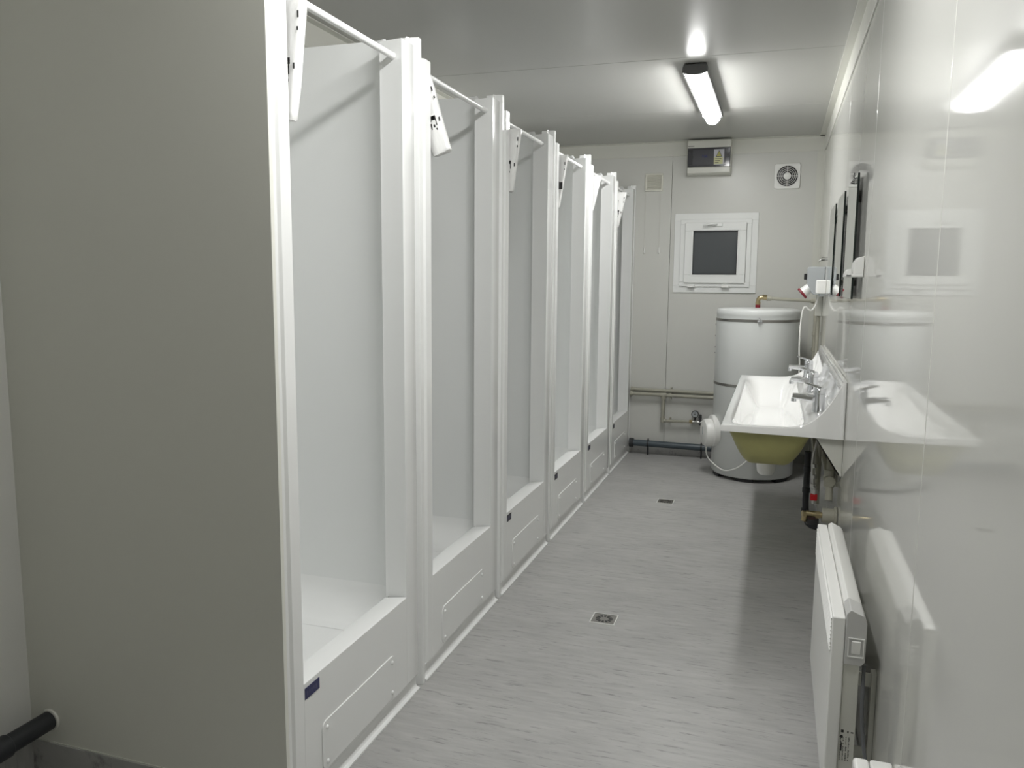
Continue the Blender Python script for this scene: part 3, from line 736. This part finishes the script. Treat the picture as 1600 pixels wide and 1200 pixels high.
# tangle of water pipes
tag(MB().tube([(-.070, 3.80, .38), (-.070, 3.80, .55), (-.085, 3.82, .62), (-.085, 3.84, .70)], .011, 12, smooth=1).build('water_pipe', M['pipe']), 'beige riser pipe under the trough beside the dark waste pipe', 'pipe')
tag(MB().tube([(-.052, 4.05, .30), (-.052, 4.05, .56), (-.055, 4.0, .64), (-.06, 3.98, .70)], .012, 12, smooth=1).build('water_pipe', M['pipe']), 'beige riser pipe under the trough close to the wall, bent at the top', 'pipe')
t = thing('water_pipe', 'long beige pipe along the wall under the trough with two risers', 'pipe', (-.0155, 4.35, .46))
m = MB().tube([(0, -.55, 0), (0, .95, .03)], .012, 12); m.tube([(0, .0, 0), (0, .0, .26)], .010, 10); m.tube([(0, .66, 0), (0, .66, .26)], .010, 10); m.build('pipe', M['pipe'], t)
for y in (-.4, 0, .66): MB().cyl((0, y-.02, 0), (0, y+.02, 0), .015, n=14).build('fitting', M['pipe'], t, bevel=.002)
t = thing('water_pipe', 'steel braided hose hanging under the trough towards the nearest tap', 'hose', (-.085, 3.75, .46))
MB().tube([(0, 0, 0), (-.012, 0, .10), (.0, -.01, .18), (.010, -.03, .26), (.012, -.05, .32)], .0062, 10, smooth=2).build('hose', M['steel'], t)
for z in (-.01, .03, .08): MB().cyl((0, 0, z), (-.001, 0, z+.016), .012, n=8).build('nut', M['steel'], t)
t = thing('angle_valve', 'red-handled shut-off valve under the wash trough', 'valve', (-.085, 3.66, .40))
m = MB().cyl((0, 0, .0), (0, 0, .075), .009, n=14); m.cyl((0, 0, .045), (0, 0, .062), .013, n=6); m.build('valve_body', M['steel'], t)
m = MB().box((-.016, -.010, .014), (.014, .010, .044)); m.build('handle', M['red'], t, bevel=.005)['label'] = 'red handle'
# outlet with brass elbow in front
t = thing('wall_outlet', 'thick beige pipe outlet on the right wall with brass elbow, below the trough', 'pipe', (0, 3.50, .395))
m = MB().cyl((-.0005, 0, 0), (-.012, 0, 0), .040, n=28); m.build('wall_rosette', M['pipe'], t, bevel=.004)
m = MB().cyl((-.010, 0, 0), (-.058, 0, 0), .031, n=28); m.build('pipe', M['pipe'], t, bevel=.003)
m = MB().cyl((-.048, 0, 0), (-.120, 0, .003), .0125, n=16); m.cyl((-.066, 0, 0), (-.084, 0, 0), .016, n=6); m.tube([(-.112, 0, .004), (-.124, 0, -.002), (-.128, 0, -.030)], .012, 14, smooth=1); m.cyl((-.120, .0, .0), (-.136, -.006, .002), .013, n=8)
m.build('brass_elbow', M['brass'], t)
m = MB().cyl((-.094, .004, -.018), (-.094, .004, -.04), .026, n=20); m.build('drain_cup', M['black'], t, bevel=.003)
t = thing('water_pipe', 'thick beige pipe rising behind the nearest trough bracket with a tee fitting', 'pipe', (-.030, 3.60, .42))
MB().tube([(0, -.02, .02), (0, 0, .08), (.002, .02, .16), (0, .04, .22), (-.015, .06, .28)], .015, 14, smooth=2).build('pipe', M['pipe'], t)
m = MB().cyl((0, -.02, .10), (0, .06, .10), .024, n=20); m.cyl((0, .012, .07), (0, .018, .145), .022, n=20); m.build('tee', M['pipe'], t, bevel=.004)

# ================================================================== CONVECTOR HEATER
HX, HY0, HY1, HZ0, HZ1 = -.113, 2.005, 2.800, .085, .556
t = thing('convector_heater', 'white electric convector heater mounted low on the right wall', 'heater', (0, 2.4, 0))
def wbox(x0, y0, z0, x1, y1, z1): return ((x0, y0-2.4, z0), (x1, y1-2.4, z1))
# front panel: frame around a louvred outlet
m = MB()
GZ0, GZ1 = .456, .548
m.plate(HX, HX+.030, [HY0-2.4, HY0+.022-2.4, HY1-.022-2.4, HY1-2.4], [HZ0, GZ0, GZ1, HZ1])
m.build('front_panel', M['white'], t, bevel=.004, seg=3)
m = MB()
for k in range(9):
    z = GZ0 + .004 + k*.0100
    m.prism([(HX-.003, z+.001), (HX+.016, z+.009), (HX+.016, z+.0105), (HX-.003, z+.0035)], 'y', HY0+.018-2.4, HY1-.018-2.4)
m.build('louvres', M['white'], t)
MB().box(*wbox(HX+.018, HY0+.02, GZ0-.005, HX+.0285, HY1-.02, GZ1+.003)).build('outlet_back', M['darkgrey'], t)
m = MB().prism([(HX+.0305, HZ0+.01), (HX+.0305, .566), (HX+.040, .574), (-.044, .560), (-.038, .550), (-.038, HZ0+.01)], 'y', HY0+.085-2.4, HY1-.03-2.4)
m.build('rear_casing', M['white'], t, bevel=.002)
m = MB().prism([(HX+.0305, HZ0+.01), (HX+.0305, .44), (-.046, .44), (-.046, HZ0+.01)], 'y', HY0+.008-2.4, HY0+.084-2.4)
m.build('side_casing', M['trim'], t, bevel=.002)
ec = MB().prism([(HX+.0305, .441), (HX+.0305, .566), (HX+.040, .578), (-.044, .566), (-.036, .548), (-.036, .452), (-.044, .441)], 'y', HY0-.002-2.4, HY0+.083-2.4).build('control_cap', M['midgrey'], t, bevel=.002)
sy = HY0-.002-2.4
m = MB(); 
for a, b in (((-.074, .508), (-.042, .510)), ((-.074, .462), (-.042, .464)), ((-.076, .462), (-.074, .510)), ((-.042, .462), (-.040, .510))): m.box((a[0], sy-.0025, a[1]), (b[0], sy+.001, b[1]))
sw = m.build('switch_frame', M['white'], ec)
m = MB().prism([(sy+.002, .470), (sy-.001, .470), (sy-.006, .503), (sy+.002, .503)], 'x', -.068, -.048); m.build('rocker', M['white'], sw, bevel=.0015)
# rating plate print
m = MB(); yy = HY0+.008-2.4
rnd = random.Random(7)
for c_ in range(4):
    x = -.079 + c_*.0062
    for k in range(15):
        z = .19 + k*.0042
        if rnd.random() < .82: m.box((x, yy-.0006, z), (x+.0012+rnd.random()*.0018, yy, z+.0022))
m.box((-.078, yy-.0007, .262), (-.072, yy, .269)); m.box((-.064, yy-.0007, .262), (-.061, yy, .267)); m.box((-.056, yy-.0007, .263), (-.050, yy, .266))
m.cyl((-.0765, yy-.0008, .251), (-.0765, yy, .251), .0042, n=5); m.box((-.0775, yy-.0008, .214), (-.0745, yy, .236))
m.build('rating_plate', M['ink'], t)
for y in (2.06, 2.62):
    m = MB().box((-.012, y-2.4, .16), (-.0005, y+.03-2.4, .40)); m.box((-.040, y+.012-2.4, .36), (-.001, y+.016-2.4, .395)); m.box((-.040, y+.012-2.4, .17), (-.001, y+.016-2.4, .20))
    m.build('wall_bracket', M['trim'], t)
tag(MB().tube([(-.034, 2.035, .43), (-.036, 2.01, .39), (-.038, 1.99, .33), (-.032, 1.97, .26), (-.022, 1.93, .20), (-.02, 1.86, .17), (-.03, 1.8, .23)], .0045, 10, smooth=3).build('power_cable', M['cable']), 'grey cable hanging behind the near end of the convector heater', 'cable')
# wall socket box below, only its top shows
t = thing('socket_box', 'white surface-mounted box on the right wall at the bottom edge, in front of the heater', 'socket', (0, 1.70, .30))
m = MB().box((-.045, -.055, -.09), (-.0005, .055, .053)); m.build('back_box', M['white'], t, bevel=.006, seg=3)
m = MB().box((-.078, -.055, -.09), (-.046, .055, .053)); m.build('front_cover', M['white'], t, bevel=.008, seg=3)

# ================================================================== FLOOR DRAINS
DL = ['square steel floor drain in the aisle, nearer of the two', 'square steel floor drain in the aisle, further one towards the boiler']
def make_drain():
    t = thing('floor_drain', '', 'drain', (0, 0, 0), 'floor drains in the aisle')
    s_ = .050
    m = MB(); 
    for a, b in (((-s_, -s_, 0), (s_, -s_+.004, .004)), ((-s_, s_-.004, 0), (s_, s_, .004)), ((-s_, -s_+.004, 0), (-s_+.004, s_-.004, .004)), ((s_-.004, -s_+.004, 0), (s_, s_-.004, .004))): m.box(a, b)
    m.build('rim', M['white'], t)
    g = MB().box((-s_+.0045, -s_+.0045, .0003), (s_-.0045, s_-.0045, .0025)).build('grate', M['band'], t)
    for k in range(12):
        a = 2*pi*k/12; u = Vector((cos(a), sin(a), 0)); v = Vector((-sin(a), cos(a), 0))
        m = MB(); P = [u*.018 - v*.003, u*.034 - v*.0055, u*.034 + v*.0055, u*.018 + v*.003]
        m.prism([(p.x, p.y) for p in P], 'z', .0024, .0030); m.build('slot', M['black'], g)
    return t
d0 = make_drain(); d0.location = (-.879, 3.074, 0); d0['label'] = DL[0]
d1 = copy_tree(d0); d1.location = (-.876, 4.930, 0); d1['label'] = DL[1]

# ================================================================== PIPE AT THE LOWER LEFT
t = thing('waste_pipe', 'dark grey waste pipe passing through the partition panel at the lower left', 'pipe', (-2.090, 1.5655, .163))
MB().cyl((0, 0, 0), (0, -1.6, .004), .0255, n=28).build('pipe', M['drainblack'], t)
MB().cyl((0, -.13, 0), (0, -.20, 0), .0300, n=28).build('coupling', M['drainblack'], t, bevel=.003)
MB().lathe([(.026, 0), (.0315, 0), (.0300, -.005), (.026, -.006)], axis='y', n=28).build('sealing_ring', M['trim'], t)
